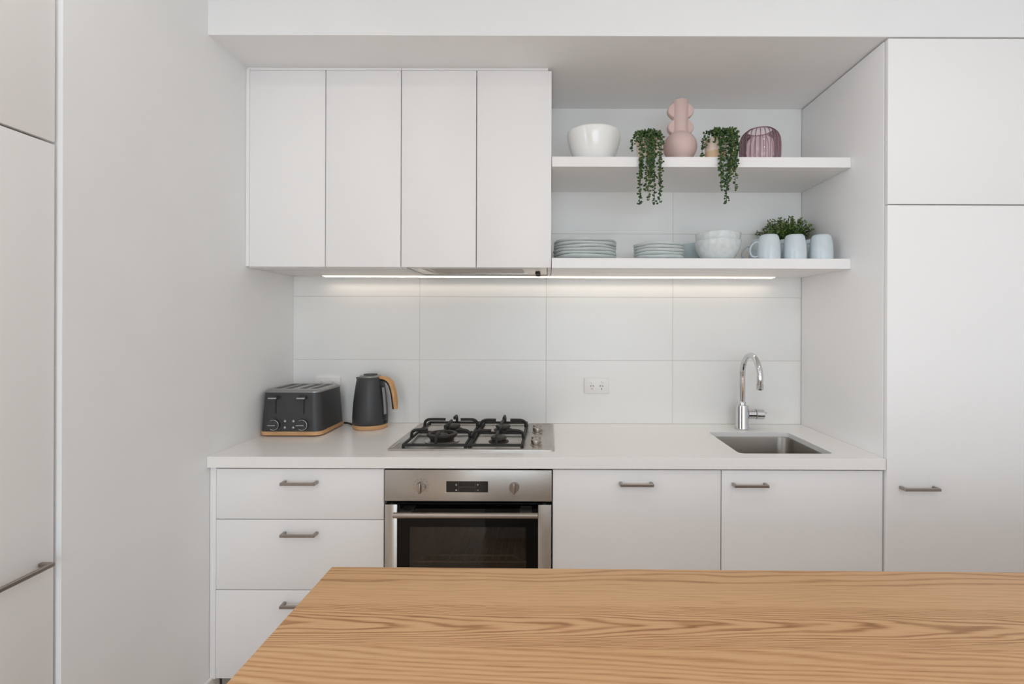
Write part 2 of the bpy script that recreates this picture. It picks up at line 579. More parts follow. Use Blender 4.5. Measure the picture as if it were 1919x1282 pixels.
# tall cabinet on the right
TX1 = 3.16
t = thing('tall_cabinet', 'tall white two-door cabinet filling the right side of the kitchen', 'cabinet', (2.78, -0.30, 0.0))
bx('side_panel', 'cab', t, W + 0.0005, W + 0.0185, YC + 0.0215, -0.002, 0.0, ZS - 0.006, bev=0.001)
bx('side_panel', 'cab', t, TX1 - 0.016, TX1, YC + 0.0215, -0.002, 0.0, ZS - 0.006)
bx('carcass_back', 'carcass', t, W + 0.019, TX1 - 0.0165, -0.02, -0.004, 0.1, ZS - 0.006)
bx('carcass_shelf', 'gap_shade', t, W + 0.019, TX1 - 0.0165, YC + 0.022, -0.021, 1.785, 1.815)
bx('carcass_shelf', 'gap_shade', t, W + 0.019, TX1 - 0.0165, YC + 0.022, -0.021, 2.36, 2.38)
bx('kick_board', 'kick', t, W + 0.019, TX1 - 0.0165, YC + 0.06, YC + 0.076, 0.0, 0.099)
bx('upper_door', 'cab', t, W + 0.0025, TX1, YC, YC + 0.019, 1.8035, ZS - 0.006, bev=0.0012)
d = bx('lower_door', 'cab', t, W + 0.0025, TX1, YC, YC + 0.019, 0.103, 1.7995, bev=0.0012)
pull(d, 2.453, 2.580, YC, 0.800)

# tall cabinet at the left edge of the picture, facing the room sideways
t = thing('tall_cabinet', 'tall white cabinet at the left edge facing sideways with a long bar handle', 'cabinet', (-0.32, -1.45, 0.0))
FX = -0.011
bx('side_panel', 'cab', t, -0.62, FX - 0.021, -1.152, -1.1335, 0.0, 2.68)
bx('side_panel', 'cab', t, -0.62, FX - 0.021, -1.752, -1.734, 0.0, 2.68)
bx('carcass_back', 'carcass', t, -0.62, -0.604, -1.733, -1.153, 0.1, 2.68)
bx('carcass_shelf', 'gap_shade', t, -0.603, FX - 0.022, -1.733, -1.153, 1.80, 1.835)
bx('upper_door', 'cab', t, FX - 0.019, FX, -1.750, -1.1385, 1.8205, 2.68, bev=0.0012)
d = bx('lower_door', 'cab', t, FX - 0.019, FX, -1.750, -1.1385, 0.103, 1.8145, bev=0.0012)
bx('kick_board', 'kick', t, FX - 0.08, FX - 0.064, -1.733, -1.153, 0.0, 0.099)
b = BM()
hz = 0.793
box(b, FX + 0.023, FX + 0.032, -1.292, -1.166, hz - 0.005, hz + 0.005, 0.0015, 1)
box(b, FX, FX + 0.026, -1.176, -1.166, hz - 0.005, hz + 0.005, 0.001, 1)
box(b, FX, FX + 0.026, -1.292, -1.282, hz - 0.005, hz + 0.005, 0.001, 1)
obj('handle', b, 'nickel', d, smooth=35, label='brushed metal bar handle')

# wall cabinets
def wall_cabinet(label, x0, doors, lf=None, bottom=True):
    x1 = doors[-1][1]
    t = thing('wall_cabinet', label, 'cabinet', ((x0 + x1) / 2, -0.18, 1.60))
    b = BM()
    yf = YU + 0.0205
    a0 = x0 + (0.001 if lf is None else 0.001)
    box(b, a0, a0 + 0.016, yf, -0.002, ZB, 2.385)
    box(b, x1 - 0.016, x1 - 0.0015, yf, -0.002, ZB, 2.385)
    box(b, a0 + 0.016, x1 - 0.016, yf, -0.002, 2.369, 2.385)
    box(b, a0 + 0.016, x1 - 0.016, -0.012, -0.002, ZB, 2.369)
    if bottom:
        box(b, a0 + 0.016, x1 - 0.016, yf, -0.012, ZB, ZB + 0.016)
    obj('body', b, 'carcass', t)
    bx('gap_shade_sheet', 'gap_shade', t, a0 + 0.016, x1 - 0.016, yf, yf + 0.01, 1.63, 2.366)  # grey sheet behind the doors, paints the shade in their gaps
    bx('top_filler', 'cab', t, a0, x1 - (0.016 if x1 > 1 else 0.001), YU + 0.004, YU + 0.02, 2.3855, ZS - 0.0005)
    if lf:
        bx('filler_strip', 'cab', t, lf[0], lf[1], YU + 0.001, YU + 0.02, 1.600, 2.385)
    for (d0, d1) in doors:
        bx('door', 'cab', t, d0 + 0.0018, d1 - 0.0018, YU, YU + 0.018, 1.5985, 2.3825, bev=0.0012)
    return t
wall_cabinet('white two-door wall cabinet in the corner beside the left wall', 0.0, [(0.014, 0.319), (0.319, 0.6205)], lf=(0.001, 0.0145))
wall_cabinet('white two-door wall cabinet above the cooktop, next to the open shelves', 0.6205, [(0.6205, 0.921), (0.921, 1.2215)], bottom=False)

# open shelves
for (z, lab) in ((1.9975, 'upper white floating shelf carrying the vases and trailing plants'),
                 (ZB, 'lower white floating shelf carrying the plates, bowls and mugs')):
    o = obj('floating_shelf', box(BM(), 1.2225, W - 0.0005, YS, -0.0005, z, z + 0.0405, 0.001, 1), 'cab')
    tag(o, lab, 'shelf')

# LED strip under cabinets and shelf
t = thing('led_strip', 'thin glowing LED strip light under the wall cabinets', 'light', (1.211, -0.046, ZB))
b = BM()
box(b, 0.163, 2.259, -0.060, -0.0375, ZB - 0.0022, ZB - 0.0002)
box(b, 0.163, 2.259, -0.0395, -0.0375, ZB - 0.0085, ZB - 0.0022)
obj('channel', b, 'plastic', t)
b = BM()
loft(b, [[(xx, -0.056 + 0.0038 * cos(pi + pi * k / 8), ZB - 0.0023 + 0.0038 * sin(pi + pi * k / 8)) for k in range(9)] for xx in (0.164, 2.258)])
obj('diffuser', b, 'led', t, smooth=60)

# range hood set into the underside of the cabinet
t = thing('range_hood', 'stainless steel undermount range hood above the cooktop', 'range hood', (0.92, -0.2, ZB))
b = BM()
hx0, hx1, hy0, hy1 = 0.6385, 1.203, YU + 0.024, -0.062
zb = ZB + 0.0035
box(b, hx0, hx0 + 0.05, hy0, hy1, zb, zb + 0.11)
box(b, hx1 - 0.085, hx1, hy0, hy1, zb, zb + 0.11)
box(b, hx0 + 0.05, hx1 - 0.085, hy0, hy0 + 0.04, zb, zb + 0.11)
box(b, hx0 + 0.05, hx1 - 0.085, hy1 - 0.03, hy1, zb, zb + 0.11)
box(b, hx0 + 0.05, hx1 - 0.085, hy0 + 0.04, hy1 - 0.03, zb + 0.06, zb + 0.11)
obj('housing', b, 'steel', t)
f = bx('filter_frame', 'steel', t, hx0 + 0.0505, hx1 - 0.0855, hy0 + 0.0405, hy1 - 0.0305, zb + 0.008, zb + 0.014)
for k in range(14):
    yy = hy0 + 0.055 + k * 0.0145
    bx('louvre', 'nickel', f, hx0 + 0.07, hx1 - 0.105, yy, yy + 0.008, zb + 0.004, zb + 0.0078)
for yy in (-0.19, -0.10):
    b = BM()
    lathe(b, [(0.010, 0.0), (0.0115, -0.003), (0.0115, -0.008), (0.009, -0.010)], 20, 1.163, yy, zb)
    obj('knob', b, 'black', t, smooth=40, label='small black round knob')

# ------------------------------------------------------------------ worktop with undermount sink
SX0, SX1, SY0, SY1 = 1.914, 2.262, -0.532, -0.172
scx, scy, sw, sd = (SX0 + SX1) / 2, (SY0 + SY1) / 2, SX1 - SX0, SY1 - SY0
def ring_slab(bm, outer, hole, z0, z1):
    for z in (z0, z1):
        lo = [bm.verts.new((x, y, z)) for x, y in outer]
        li = [bm.verts.new((x, y, z)) for x, y in hole]
        es = []
        for lp in (lo, li):
            for i in range(len(lp)):
                es.append(bm.edges.new((lp[i], lp[(i + 1) % len(lp)])))
        bmesh.ops.triangle_fill(bm, use_beauty=True, use_dissolve=False, edges=es)
        if z == z0:
            a0, b0 = lo, li
        else:
            for (p, q) in ((a0, lo), (b0, li)):
                for i in range(len(p)):
                    j = (i + 1) % len(p)
                    bm.faces.new((p[i], p[j], q[j], q[i]))
    bmesh.ops.recalc_face_normals(bm, faces=bm.faces)
    return bm
b = BM()
ring_slab(b, [(0.0008, YC + 0.02), (W - 0.0008, YC + 0.02), (W - 0.0008, -0.0004), (0.0008, -0.0004)], rrect(sw, sd, 0.022, 5, scx, scy), 0.880, 0.900)
box(b, 0.0008, W - 0.0008, YC - 0.0005, YC + 0.0205, 0.8605, 0.9000, 0.0012, 2)
box(b, 0.0008, W - 0.0008, -0.06, -0.02, 0.8605, 0.8805)
ct = obj('worktop', b, 'stone')
tag(ct, 'long white stone worktop running from the left wall to the tall cabinet', 'worktop')

t = thing('sink', 'square stainless steel undermount sink set into the white worktop', 'sink', (scx, scy, 0.8795))
b = BM()
def L3(pts, z):
    return [(x, y, z) for x, y in pts]
loft(b, [L3(rrect(sw + 0.05, sd + 0.05, 0.05, 6, scx, scy), 0.8795), L3(rrect(sw + 0.004, sd + 0.004, 0.045, 6, scx, scy), 0.8795),
         L3(rrect(sw, sd, 0.045, 6, scx, scy), 0.873), L3(rrect(sw - 0.006, sd - 0.006, 0.05, 6, scx, scy), 0.72),
         L3(rrect(sw - 0.02, sd - 0.02, 0.05, 6, scx, scy), 0.700), L3(rrect(sw - 0.06, sd - 0.06, 0.04, 6, scx, scy), 0.693)], cap0=False)
o = obj('bowl', b, 'sinksteel', t, smooth=50)
b = lathe(BM(), [(0.043, 0.0), (0.045, 0.004), (0.036, 0.004), (0.030, 0.001), (0.004, 0.001)], 28, scx, scy, 0.6935)
obj('drain', b, 'chrome', t, smooth=40)

# ------------------------------------------------------------------ tap
t = thing('kitchen_tap', 'chrome gooseneck mixer tap behind the sink', 'tap', (2.092, -0.100, 0.9))
tx, ty = 2.092, -0.100
b = lathe(BM(), [(0.0285, 0.0), (0.0295, 0.002), (0.0285, 0.005), (0.0280, 0.100), (0.0265, 0.1075), (0.0135, 0.1085)], 40, tx, ty, 0.9)
obj('body', b, 'chrome', t, smooth=40)
pts = [(tx, ty, 1.0085 + 0.01 * k) for k in range(14)]
cz, R = 1.145, 0.0945
for k in range(1, 29):
    a = pi - (pi * 1.04) * k / 28
    pts.append((tx, ty - R - R * cos(a) - 0.0, cz + R * sin(a)))
lastp = Vector(pts[-1])
dirv = (lastp - Vector(pts[-2])).normalized()
pts.append(tuple(lastp + dirv * 0.012))
b = tube(BM(), pts, 0.0125, 18)
sp = obj('spout', b, 'chrome', t, smooth=50)
b = BM()
tube(b, [lastp + dirv * 0.008, lastp + dirv * 0.009, lastp + dirv * 0.030, lastp + dirv * 0.032], [0.0125, 0.0140, 0.0140, 0.0125], 20)
obj('aerator', b, 'silver', sp, smooth=40)
b = lathe(BM(), [(0.0155, 0.0), (0.0155, 0.012), (0.0128, 0.016)], 24, tx, ty, 1.0085)
obj('collar', b, 'chrome', t, smooth=40)
b = BM()
def xcyl(bm, prof, y, z, seg=32):
    return loft(bm, [[(x, y + r * cos(2 * pi * k / seg), z + r * sin(2 * pi * k / seg)) for k in range(seg)] for x, r in prof])
xcyl(b, [(tx + 0.024, 0.0215), (tx + 0.057, 0.0215)], ty, 0.966)
obj('lever_neck', b, 'chrome', t, smooth=40)
b = BM()
xcyl(b, [(tx + 0.0575, 0.0205), (tx + 0.0585, 0.0205)], ty, 0.966)
obj('seam', b, 'darkpl', t)
b = BM()
xcyl(b, [(tx + 0.059, 0.0225), (tx + 0.060, 0.0235), (tx + 0.093, 0.0235), (tx + 0.0955, 0.021)], ty, 0.966)
lv = obj('lever', b, 'chrome', t, smooth=40)
b = BM()
xcyl(b, [(tx + 0.0955, 0.003), (tx + 0.112, 0.003)], ty, 0.972, 10)
obj('pin', b, 'chrome', lv, smooth=40)

# ------------------------------------------------------------------ power points
def socket(x0, x1, z0, z1, lab):
    t = thing('power_point', lab, 'power point', ((x0 + x1) / 2, -0.0005, (z0 + z1) / 2))
    bx('plate', 'plastic', t, x0, x1, -0.0105, -0.0005, z0, z1, bev=0.003)
    xc = (x0 + x1) / 2
    for s in (-1, 1):
        sx = xc + s * 0.026
        bx('switch', 'plastic', t, sx - 0.006, sx + 0.006, -0.0145, -0.0104, z1 - 0.025, z1 - 0.014, bev=0.001)
        ox = xc + s * 0.022
        oz = z0 + 0.030
        for (dx, dz, an) in ((-0.0055, 0.006, 0.5), (0.0055, 0.006, -0.5), (0, -0.0075, 0)):
            b = box(BM(), -0.0014, 0.0014, -0.0112, -0.0104, -0.0042, 0.0042)
            bmesh.ops.rotate(b, verts=b.verts, cent=(0, 0, 0), matrix=Matrix.Rotation(an, 3, 'Y'))
            bmesh.ops.translate(b, verts=b.verts, vec=(ox + dx, 0, oz + dz))
            obj('pin_hole', b, 'slot', t)
socket(1.381, 1.498, 1.044, 1.118, 'white double power point on the tiles right of the cooktop')
socket(0.110, 0.227, 1.044, 1.118, 'white double power point half hidden behind the toaster')

# ------------------------------------------------------------------ gas cooktop
HX0, HX1, HY0, HY1 = 0.610, 1.234, -0.512, -0.022
hz0, hz1 = 0.9003, 0.9065
t = thing('gas_cooktop', 'four-burner stainless steel gas cooktop with black trivets', 'cooktop', ((HX0 + HX1) / 2, (HY0 + HY1) / 2, 0.9))
b = BM()
hcx, hcy, hw, hd = (HX0 + HX1) / 2, (HY0 + HY1) / 2, HX1 - HX0, HY1 - HY0
loft(b, [L3(rrect(hw, hd, 0.014, 5, hcx, hcy), hz0), L3(rrect(hw, hd, 0.014, 5, hcx, hcy), hz1 - 0.0016), L3(rrect(hw - 0.004, hd - 0.004, 0.013, 5, hcx, hcy), hz1),
         L3(rrect(hw - 0.020, hd - 0.020, 0.011, 5, hcx, hcy), hz1), L3(rrect(hw - 0.024, hd - 0.024, 0.010, 5, hcx, hcy), hz1 - 0.0012)])
obj('plate', b, 'steel', t, smooth=30)
zp = hz1 - 0.0012
BUR = [(0.787, -0.375, 'wok'), (0.790, -0.160, 'mid'), (1.012, -0.170, 'mid'), (1.014, -0.385, 'small')]
for (x, y, k) in BUR:
    if k == 'wok':
        b = lathe(BM(), [(0.066, 0.0), (0.068, 0.003), (0.060, 0.0045), (0.048, 0.0035)], 40, x, y, zp)
        br = obj('burner', b, 'steel', t, smooth=40)
        b = lathe(BM(), [(0.046, 0.002), (0.048, 0.012), (0.057, 0.021), (0.060, 0.024), (0.060, 0.030), (0.055, 0.033), (0.046, 0.033), (0.043, 0.029), (0.042, 0.018), (0.02, 0.016)], 44, x, y, zp)
        obj('flame_ring', b, 'brass', br, smooth=40)
        b = BM()
        lathe(b, [(0.022, 0.016), (0.024, 0.024), (0.021, 0.029), (0.004, 0.030)], 28, x, y, zp)
        for s in range(3):
            a = s * 2 * pi / 3 + pi / 2
            tube(b, [(x, y, zp + 0.024), (x + 0.043 * cos(a), y + 0.043 * sin(a), zp + 0.026)], 0.005, 8)
        obj('burner_cap', b, 'black', br, smooth=40)
    else:
        r = 0.031 if k == 'mid' else 0.030
        b = lathe(BM(), [(r + 0.010, 0.0), (r + 0.010, 0.003), (r + 0.003, 0.006), (r - 0.005, 0.008), (r - 0.005, 0.012)], 36, x, y, zp)
        br = obj('burner', b, 'brass', t, smooth=40)
        def wob(kk, a, rr, z):
            return (rr - (0.0014 if (kk in (1, 2) and int(a / (2 * pi) * 48) % 2) else 0), z)
        b = lathe(BM(), [(r - 0.004, 0.0122), (r + 0.001, 0.013), (r + 0.001, 0.021), (r - 0.002, 0.0225), (0.006, 0.024)], 48, x, y, zp, wob)
        obj('burner_cap', b, 'burner', br, smooth=30)

def trivet(x0, x1, y0, y1, burners):
    b = BM()
    zt = zp + 0.0125      # frame height
    top = zp + 0.044
    s = 0.0045
    # rectangular frame
    for (p, q) in (((x0, y0), (x1, y0)), ((x0, y1), (x1, y1))):
        box(b, p[0] - s, q[0] + s, p[1] - s, p[1] + s, zt - 0.0065, zt + 0.0035, 0.0015, 1)
    for x in (x0, x1):
        box(b, x - s, x + s, y0 + s, y1 - s, zt - 0.0065, zt + 0.0035, 0.0015, 1)
    ym = (burners[0][1] + burners[1][1]) / 2
    box(b, x0 + s, x1 - s, ym - s, ym + s, zt - 0.0065, zt + 0.0035, 0.0015, 1)
    fr = obj('trivet', b, 'iron', t, smooth=40, label='black cast iron trivet')
    for (bx_, by_, rad) in burners:
        for (sx, sy, ex, ey) in ((x0, by_, bx_ - rad, by_), (x1, by_, bx_ + rad, by_), (bx_, y1 if by_ > ym else ym, bx_, by_ + rad), (bx_, ym if by_ > ym else y0, bx_, by_ - rad)):
            a = Vector((sx, sy, zt))
            e = Vector((ex, ey, top))
            d = (Vector((ex, ey, 0)) - Vector((sx, sy, 0)))
            if d.length < 0.012:
                continue
            d.normalize()
            p = bez([a, a + Vector((0, 0, 0.020)) + d * 0.003, Vector((sx, sy, top - 0.003)) + d * 0.013, Vector((sx, sy, top)) + d * min(0.030, (e - a).length * 0.6), e], 6)
            f = BM()
            tube(f, p, 0.0078, 8, flat=(0.8, 1.05))
            obj('finger', f, 'iron', fr, smooth=50)
    for (fx, fy) in ((x0, y0), (x1, y0), (x0, y1), (x1, y1)):
        f = lathe(BM(), [(0.006, 0), (0.006, 0.007)], 10, fx, fy, zp)
        obj('foot', f, 'iron', fr)
trivet(0.664, 0.898, -0.487, -0.062, [BUR[0][:2] + (0.058,), BUR[1][:2] + (0.034,)])
trivet(0.914, 1.112, -0.487, -0.062, [BUR[3][:2] + (0.030,), BUR[2][:2] + (0.032,)])
for yy in (-0.165, -0.215, -0.385, -0.435):
    xk = 1.163
    b = lathe(BM(), [(0.0215, 0.0), (0.0215, 0.0025), (0.0172, 0.0045), (0.0190, 0.018), (0.0172, 0.0215), (0.004, 0.022)], 28, xk, yy, zp)
    kb = obj('knob', b, 'nickel', t, smooth=35, label='silver control knob')
    bx('grip', 'nickel', kb, xk - 0.0025, xk + 0.0025, yy - 0.0135, yy + 0.0135, zp + 0.0215, zp + 0.0260, bev=0.001)
    bx('knob_skirt', 'black', kb, xk - 0.013, xk + 0.013, yy - 0.013, yy + 0.013, zp - 0.0005, zp + 0.0012)

# ------------------------------------------------------------------ built-in oven
OX0, OX1 = 0.6265, 1.2235
t = thing('built_in_oven', 'stainless steel built-in oven with black glass door under the cooktop', 'oven', (0.925, -0.3, 0.26))
yf = YD - 0.004
b = BM()
for a in ((OX0 + 0.02, OX0 + 0.03, YD + 0.03, -0.05, 0.265, 0.845), (OX1 - 0.03, OX1 - 0.02, YD + 0.03, -0.05, 0.265, 0.845),
          (OX0 + 0.03, OX1 - 0.03, YD + 0.03, -0.05, 0.735, 0.845), (OX0 + 0.03, OX1 - 0.03, YD + 0.03, -0.05, 0.265, 0.33), (OX0 + 0.03, OX1 - 0.03, -0.06, -0.05, 0.33, 0.735)):
    box(b, *a)
obj('oven_body', b, 'black', t)
b = BM()
for a in ((0.690, 0.696, YD + 0.03, -0.07, 0.335, 0.700), (1.154, 1.160, YD + 0.03, -0.07, 0.335, 0.700), (0.696, 1.154, YD + 0.03, -0.07, 0.694, 0.700),
          (0.696, 1.154, YD + 0.03, -0.07, 0.335, 0.341), (0.696, 1.154, -0.076, -0.07, 0.341, 0.694)):
    box(b, *a)
obj('cavity', b, 'cavity', t)
cp = bx('control_panel', 'steel', t, OX0, OX1, yf, YD + 0.03, 0.7405, 0.8525, bev=0.002)
bx('display', 'display', cp, 0.8475, 0.9965, yf - 0.0012, yf + 0.0005, 0.7735, 0.8125)
bx('display_sill', 'silver', cp, 0.8435, 0.9995, yf - 0.002, yf + 0.0005, 0.7715, 0.7733)
# display symbols
ds = yf - 0.0012
def mk(x0, x1, z0, z1, m='mark'):
    bx('display_mark', m, cp, x0, x1, ds - 0.0004, ds + 0.0003, z0, z1)
mk(0.8815, 0.8845, 0.7965, 0.8035); mk(0.8800, 0.8860, 0.7985, 0.8005)
mk(0.8805, 0.8855, 0.7790, 0.7830)
mk(0.9570, 0.9630, 0.7995, 0.8010); mk(0.9592, 0.9608, 0.7972, 0.8033)
mk(0.9575, 0.9630, 0.7805, 0.7817)
mk(0.8915, 0.8921, 0.7755, 0.8105, 'mark_d'); mk(0.9505, 0.9511, 0.7755, 0.8105, 'mark_d'); mk(0.8925, 0.9500, 0.7915, 0.7921, 'mark_d')
for kx in (0.757, 1.090):
    b = ycyl(BM(), kx, yf - 0.0135, yf + 0.0003, 0.7925, 0.0170, r1=0.0185)
    ycyl(b, kx, yf - 0.0145, yf - 0.0136, 0.7925, 0.0155)
    k = obj('knob', b, 'nickel', cp, smooth=35, label='round metal oven knob')
    bx('grip', 'nickel', k, kx - 0.0042, kx + 0.0042, yf - 0.0265, yf - 0.0140, 0.7925 - 0.0185, 0.7925 + 0.0185, bev=0.002)
for i in range(11):
    a = radians(215 - i * 25)
    x, z = 0.757 + 0.027 * cos(a), 0.7925 + 0.027 * sin(a)
    bx('dial_mark', 'mark_d', cp, x - 0.0012, x + 0.0012, yf - 0.0003, yf + 0.0002, z - 0.0012, z + 0.0012)
# door
dr = bx('door', 'black', t, OX0 + 0.003, OX1 - 0.003, yf + 0.022, YD + 0.0285, 0.672, 0.7275)
for (x0, x1) in ((OX0 + 0.001, 0.673), (1.1755, OX1 - 0.001)):
    bx('door_stile', 'steel', dr, x0, x1, yf, yf + 0.0215, 0.275, 0.7285, bev=0.002)
b = BM()
for a in ((0.6735, 1.1750, 0.648, 0.7270), (0.6735, 0.716, 0.30, 0.648), (1.132, 1.1750, 0.30, 0.648)):
    box(b, a[0], a[1], yf + 0.002, yf + 0.008, a[2], a[3])
box(b, 0.6735, 1.1750, yf + 0.002, yf + 0.008, 0.275, 0.30)
obj('glass_border', b, 'blackglass', dr)
bx('glass', 'ovenglass', dr, 0.7165, 1.1315, yf + 0.002, yf + 0.007, 0.3005, 0.6475)
b = BM()
hzv = 0.7065
xcyl(b, [(0.6715, 0.0085), (0.6725, 0.0098), (1.1745, 0.0098), (1.1755, 0.0085)], yf - 0.043, hzv, 24)
hd_ = obj('handle', b, 'nickel', dr, smooth=40, label='long tubular door handle')
for hx in (0.711, 1.1315):
    bx('handle_bracket', 'nickel', hd_, hx - 0.021, hx + 0.021, yf - 0.042, yf + 0.0015, 0.705, 0.7125, bev=0.001)
# wire rack
rk = thing('oven_rack', 'chrome wire rack seen through the oven door glass', 'rack', (0.925, -0.3, 0.495))
b = BM()
zr = 0.502
tube(b, [(0.700, -0.54, zr), (1.150, -0.54, zr)], 0.0028, 6)
tube(b, [(0.700, -0.10, zr), (1.150, -0.10, zr)], 0.0028, 6)
obj('frame', b, 'rackwire', rk, smooth=60)
for k in range(17):
    xx = 0.715 + k * 0.0262
    b = tube(BM(), [(xx, -0.545, zr + 0.002), (xx, -0.10, zr + 0.002)], 0.0016, 6)
    obj('wire', b, 'nickel', rk, smooth=60)
b = tube(BM(), [(0.735, -0.53, zr), (0.765, -0.53, zr + 0.019), (1.085, -0.53, zr + 0.019), (1.115, -0.53, zr)], 0.0032, 6)
obj('front_guard', b, 'rackwire', rk, smooth=60)
# panel below the oven
o = obj('plinth_panel', box(BM(), OX0, OX1, YD, YD + 0.018, 0.103, 0.255, 0.0012, 1), 'cab')
tag(o, 'narrow white panel directly below the oven', 'panel')
o = obj('oven_housing', box(box(box(BM(), OX0 - 0.0035, OX0 - 0.0005, YD + 0.02, -0.04, 0.0, 0.85), OX1 + 0.0005, OX1 + 0.0035, YD + 0.02, -0.04, 0.0, 0.85), OX0 - 0.0005, OX1 + 0.0005, YD + 0.02, -0.04, 0.245, 0.262), 'gap_shade')
tag(o, 'carcass panels around the built-in oven, shade painted in as grey', 'cabinet')

# ------------------------------------------------------------------ toaster
TW, TD, TH = 0.262, 0.256, 0.192
t = thing('toaster', 'charcoal four-slice toaster with wooden base band beside the left wall', 'toaster', (0, 0, 0))
b = BM()
for sx in (-1, 1):
    for sy in (-1, 1):
        lathe(b, [(0.011, 0), (0.012, 0.005)], 14, sx * (TW / 2 - 0.035), sy * (TD / 2 - 0.035), 0)
obj('feet', b, 'darkpl', t)
b = loft(BM(), [L3(rrect(TW - 0.006, TD - 0.006, 0.032, 8), 0.0045), L3(rrect(TW, TD, 0.034, 8), 0.007), L3(rrect(TW, TD, 0.034, 8), 0.019), L3(rrect(TW - 0.002, TD - 0.002, 0.033, 8), 0.0215)])
obj('base_band', b, 'ash', t, smooth=35, label='light wood base band')
def tw(z):
    return 1 - 0.075 * ((z - 0.022) / 0.17)
b = loft(BM(), [L3(rrect((TW - 0.004) * tw(z), (TD - 0.004) * tw(z), 0.034, 8), z) for z in (0.0216, 0.06, 0.10, 0.14, 0.172, 0.182)] +
         [L3(rrect((TW - 0.010) * tw(0.188), (TD - 0.010) * tw(0.188), 0.033, 8), 0.1875)])
bd = obj('housing', b, 'grey', t, smooth=50)
b = loft(BM(), [L3(rrect(TW * tw(0.182) - 0.002, TD * tw(0.182) - 0.002, 0.032, 8), 0.1825), L3(rrect(TW * tw(0.182) - 0.003, TD * tw(0.182) - 0.003, 0.032, 8), 0.187),
                L3(rrect(TW * tw(0.19) - 0.012, TD * tw(0.19) - 0.012, 0.04, 8), 0.1925), L3(rrect(TW * tw(0.19) - 0.03, TD * tw(0.19) - 0.03, 0.035, 8), 0.194)])
tp = obj('top_plate', b, 'greytop', t, smooth=40, label='silver grey top plate')
for xs in (-0.078, -0.030, 0.030, 0.078):
    s = bx('slot', 'darkpl', tp, xs - 0.014, xs + 0.014, -0.075, 0.085, 0.1935, 0.1946)
    for yy in (-0.045, 0.005, 0.055):
        bx('slot_wire', 'silver', s, xs - 0.013, xs + 0.013, yy - 0.001, yy + 0.001, 0.1947, 0.1965)
def fy(z):
    return -(TD - 0.004) * tw(z) / 2
XL_ = (-0.060, 0.058)
for xl in XL_:
    # lever track, leaning with the face
    b = BM()
    loft(b, [[(xl - 0.0035, fy(0.096) - 0.0006, 0.096), (xl + 0.0035, fy(0.096) - 0.0006, 0.096), (xl + 0.0035, fy(0.096) + 0.004, 0.096), (xl - 0.0035, fy(0.096) + 0.004, 0.096)],
             [(xl - 0.0035, fy(0.160) - 0.0006, 0.160), (xl + 0.0035, fy(0.160) - 0.0006, 0.160), (xl + 0.0035, fy(0.160) + 0.004, 0.160), (xl - 0.0035, fy(0.160) + 0.004, 0.160)]])
    obj('lever_track', b, 'black', bd)
    b = box(BM(), xl - 0.022, xl + 0.014, fy(0.158) - 0.024, fy(0.158) - 0.001, 0.158, 0.169, 0.003, 2)
    lv = obj('lever', b, 'grey', t, smooth=40)
    bx('lever_edge', 'silver', lv, xl - 0.021, xl + 0.013, fy(0.158) - 0.0248, fy(0.158) - 0.0235, 0.1595, 0.1645)
    kz = 0.051
    b = ycyl(BM(), xl, fy(kz) - 0.0016, fy(kz) + 0.003, kz, 0.0275)
    obj('dial_plate', b, 'grey', bd, smooth=30)
    b = ycyl(BM(), xl, fy(kz) - 0.015, fy(kz) - 0.0014, kz, 0.0200, r1=0.0212)
    kn = obj('dial', b, 'grey', t, smooth=40)
    b = BM()
    arc = [(xl + 0.0208 * cos(a), fy(kz) - 0.0152, kz + 0.0208 * sin(a)) for a in [radians(-125 + 250 * i / 24) for i in range(25)]]
    tube(b, arc, 0.0017, 6)
    obj('dial_ring', b, 'silver', kn, smooth=60)
    b = BM()
    arc = [(xl + 0.0272 * cos(2 * pi * i / 40), fy(kz) - 0.0018, kz + 0.0272 * sin(2 * pi * i / 40)) for i in range(41)]
    tube(b, arc, 0.0004, 5)
    obj('dial_line', b, 'mark_d', bd)
    bx('pointer', 'silver', kn, xl - 0.024, xl + 0.008, fy(kz) - 0.0185, fy(kz) - 0.0145, kz - 0.0035, kz + 0.0005, bev=0.0008)
for xb in (-0.0175, 0.0175):
    for zz in (0.039, 0.065):
        b = ycyl(BM(), xb, fy(zz) - 0.004, fy(zz) + 0.002, zz, 0.0048, 14)
        obj('button', b, 'silver', t, smooth=40)
        bx('button_mark', 'mark_d', bd, xb - 0.0045, xb + 0.0045, fy(zz) - 0.0012, fy(zz) + 0.001, zz + 0.0085, zz + 0.0093)
t.location = (0.1330, -0.1640, 0.9)

# ------------------------------------------------------------------ kettle
t = thing('kettle', 'charcoal electric kettle with wooden handle and base, left of the cooktop', 'kettle', (0, 0, 0))
b = lathe(BM(), [(0.070, 0.0), (0.0745, 0.003), (0.0765, 0.018), (0.0755, 0.0195)], 48)
obj('base_band', b, 'ash', t, smooth=40, label='light wood base')
prof = [(0.0745, 0.0197), (0.0770, 0.024), (0.0775, 0.050), (0.0758, 0.090), (0.0722, 0.130), (0.0672, 0.170), (0.0618, 0.205), (0.0590, 0.221), (0.0560, 0.2275), (0.0500, 0.2300)]
b = lathe(BM(), prof, 56)
bd = obj('body', b, 'grey', t, smooth=50)
b = lathe(BM(), [(0.0485, 0.2301), (0.0485, 0.233), (0.0445, 0.2375), (0.0300, 0.2390), (0.004, 0.2395)], 44)
ld = obj('lid', b, 'greytop', t, smooth=35)
b = lathe(BM(), [(0.0300, 0.2391), (0.0300, 0.2430), (0.027, 0.2440), (0.004, 0.2442)], 32)
obj('lid_cap', b, 'grey', ld, smooth=35)
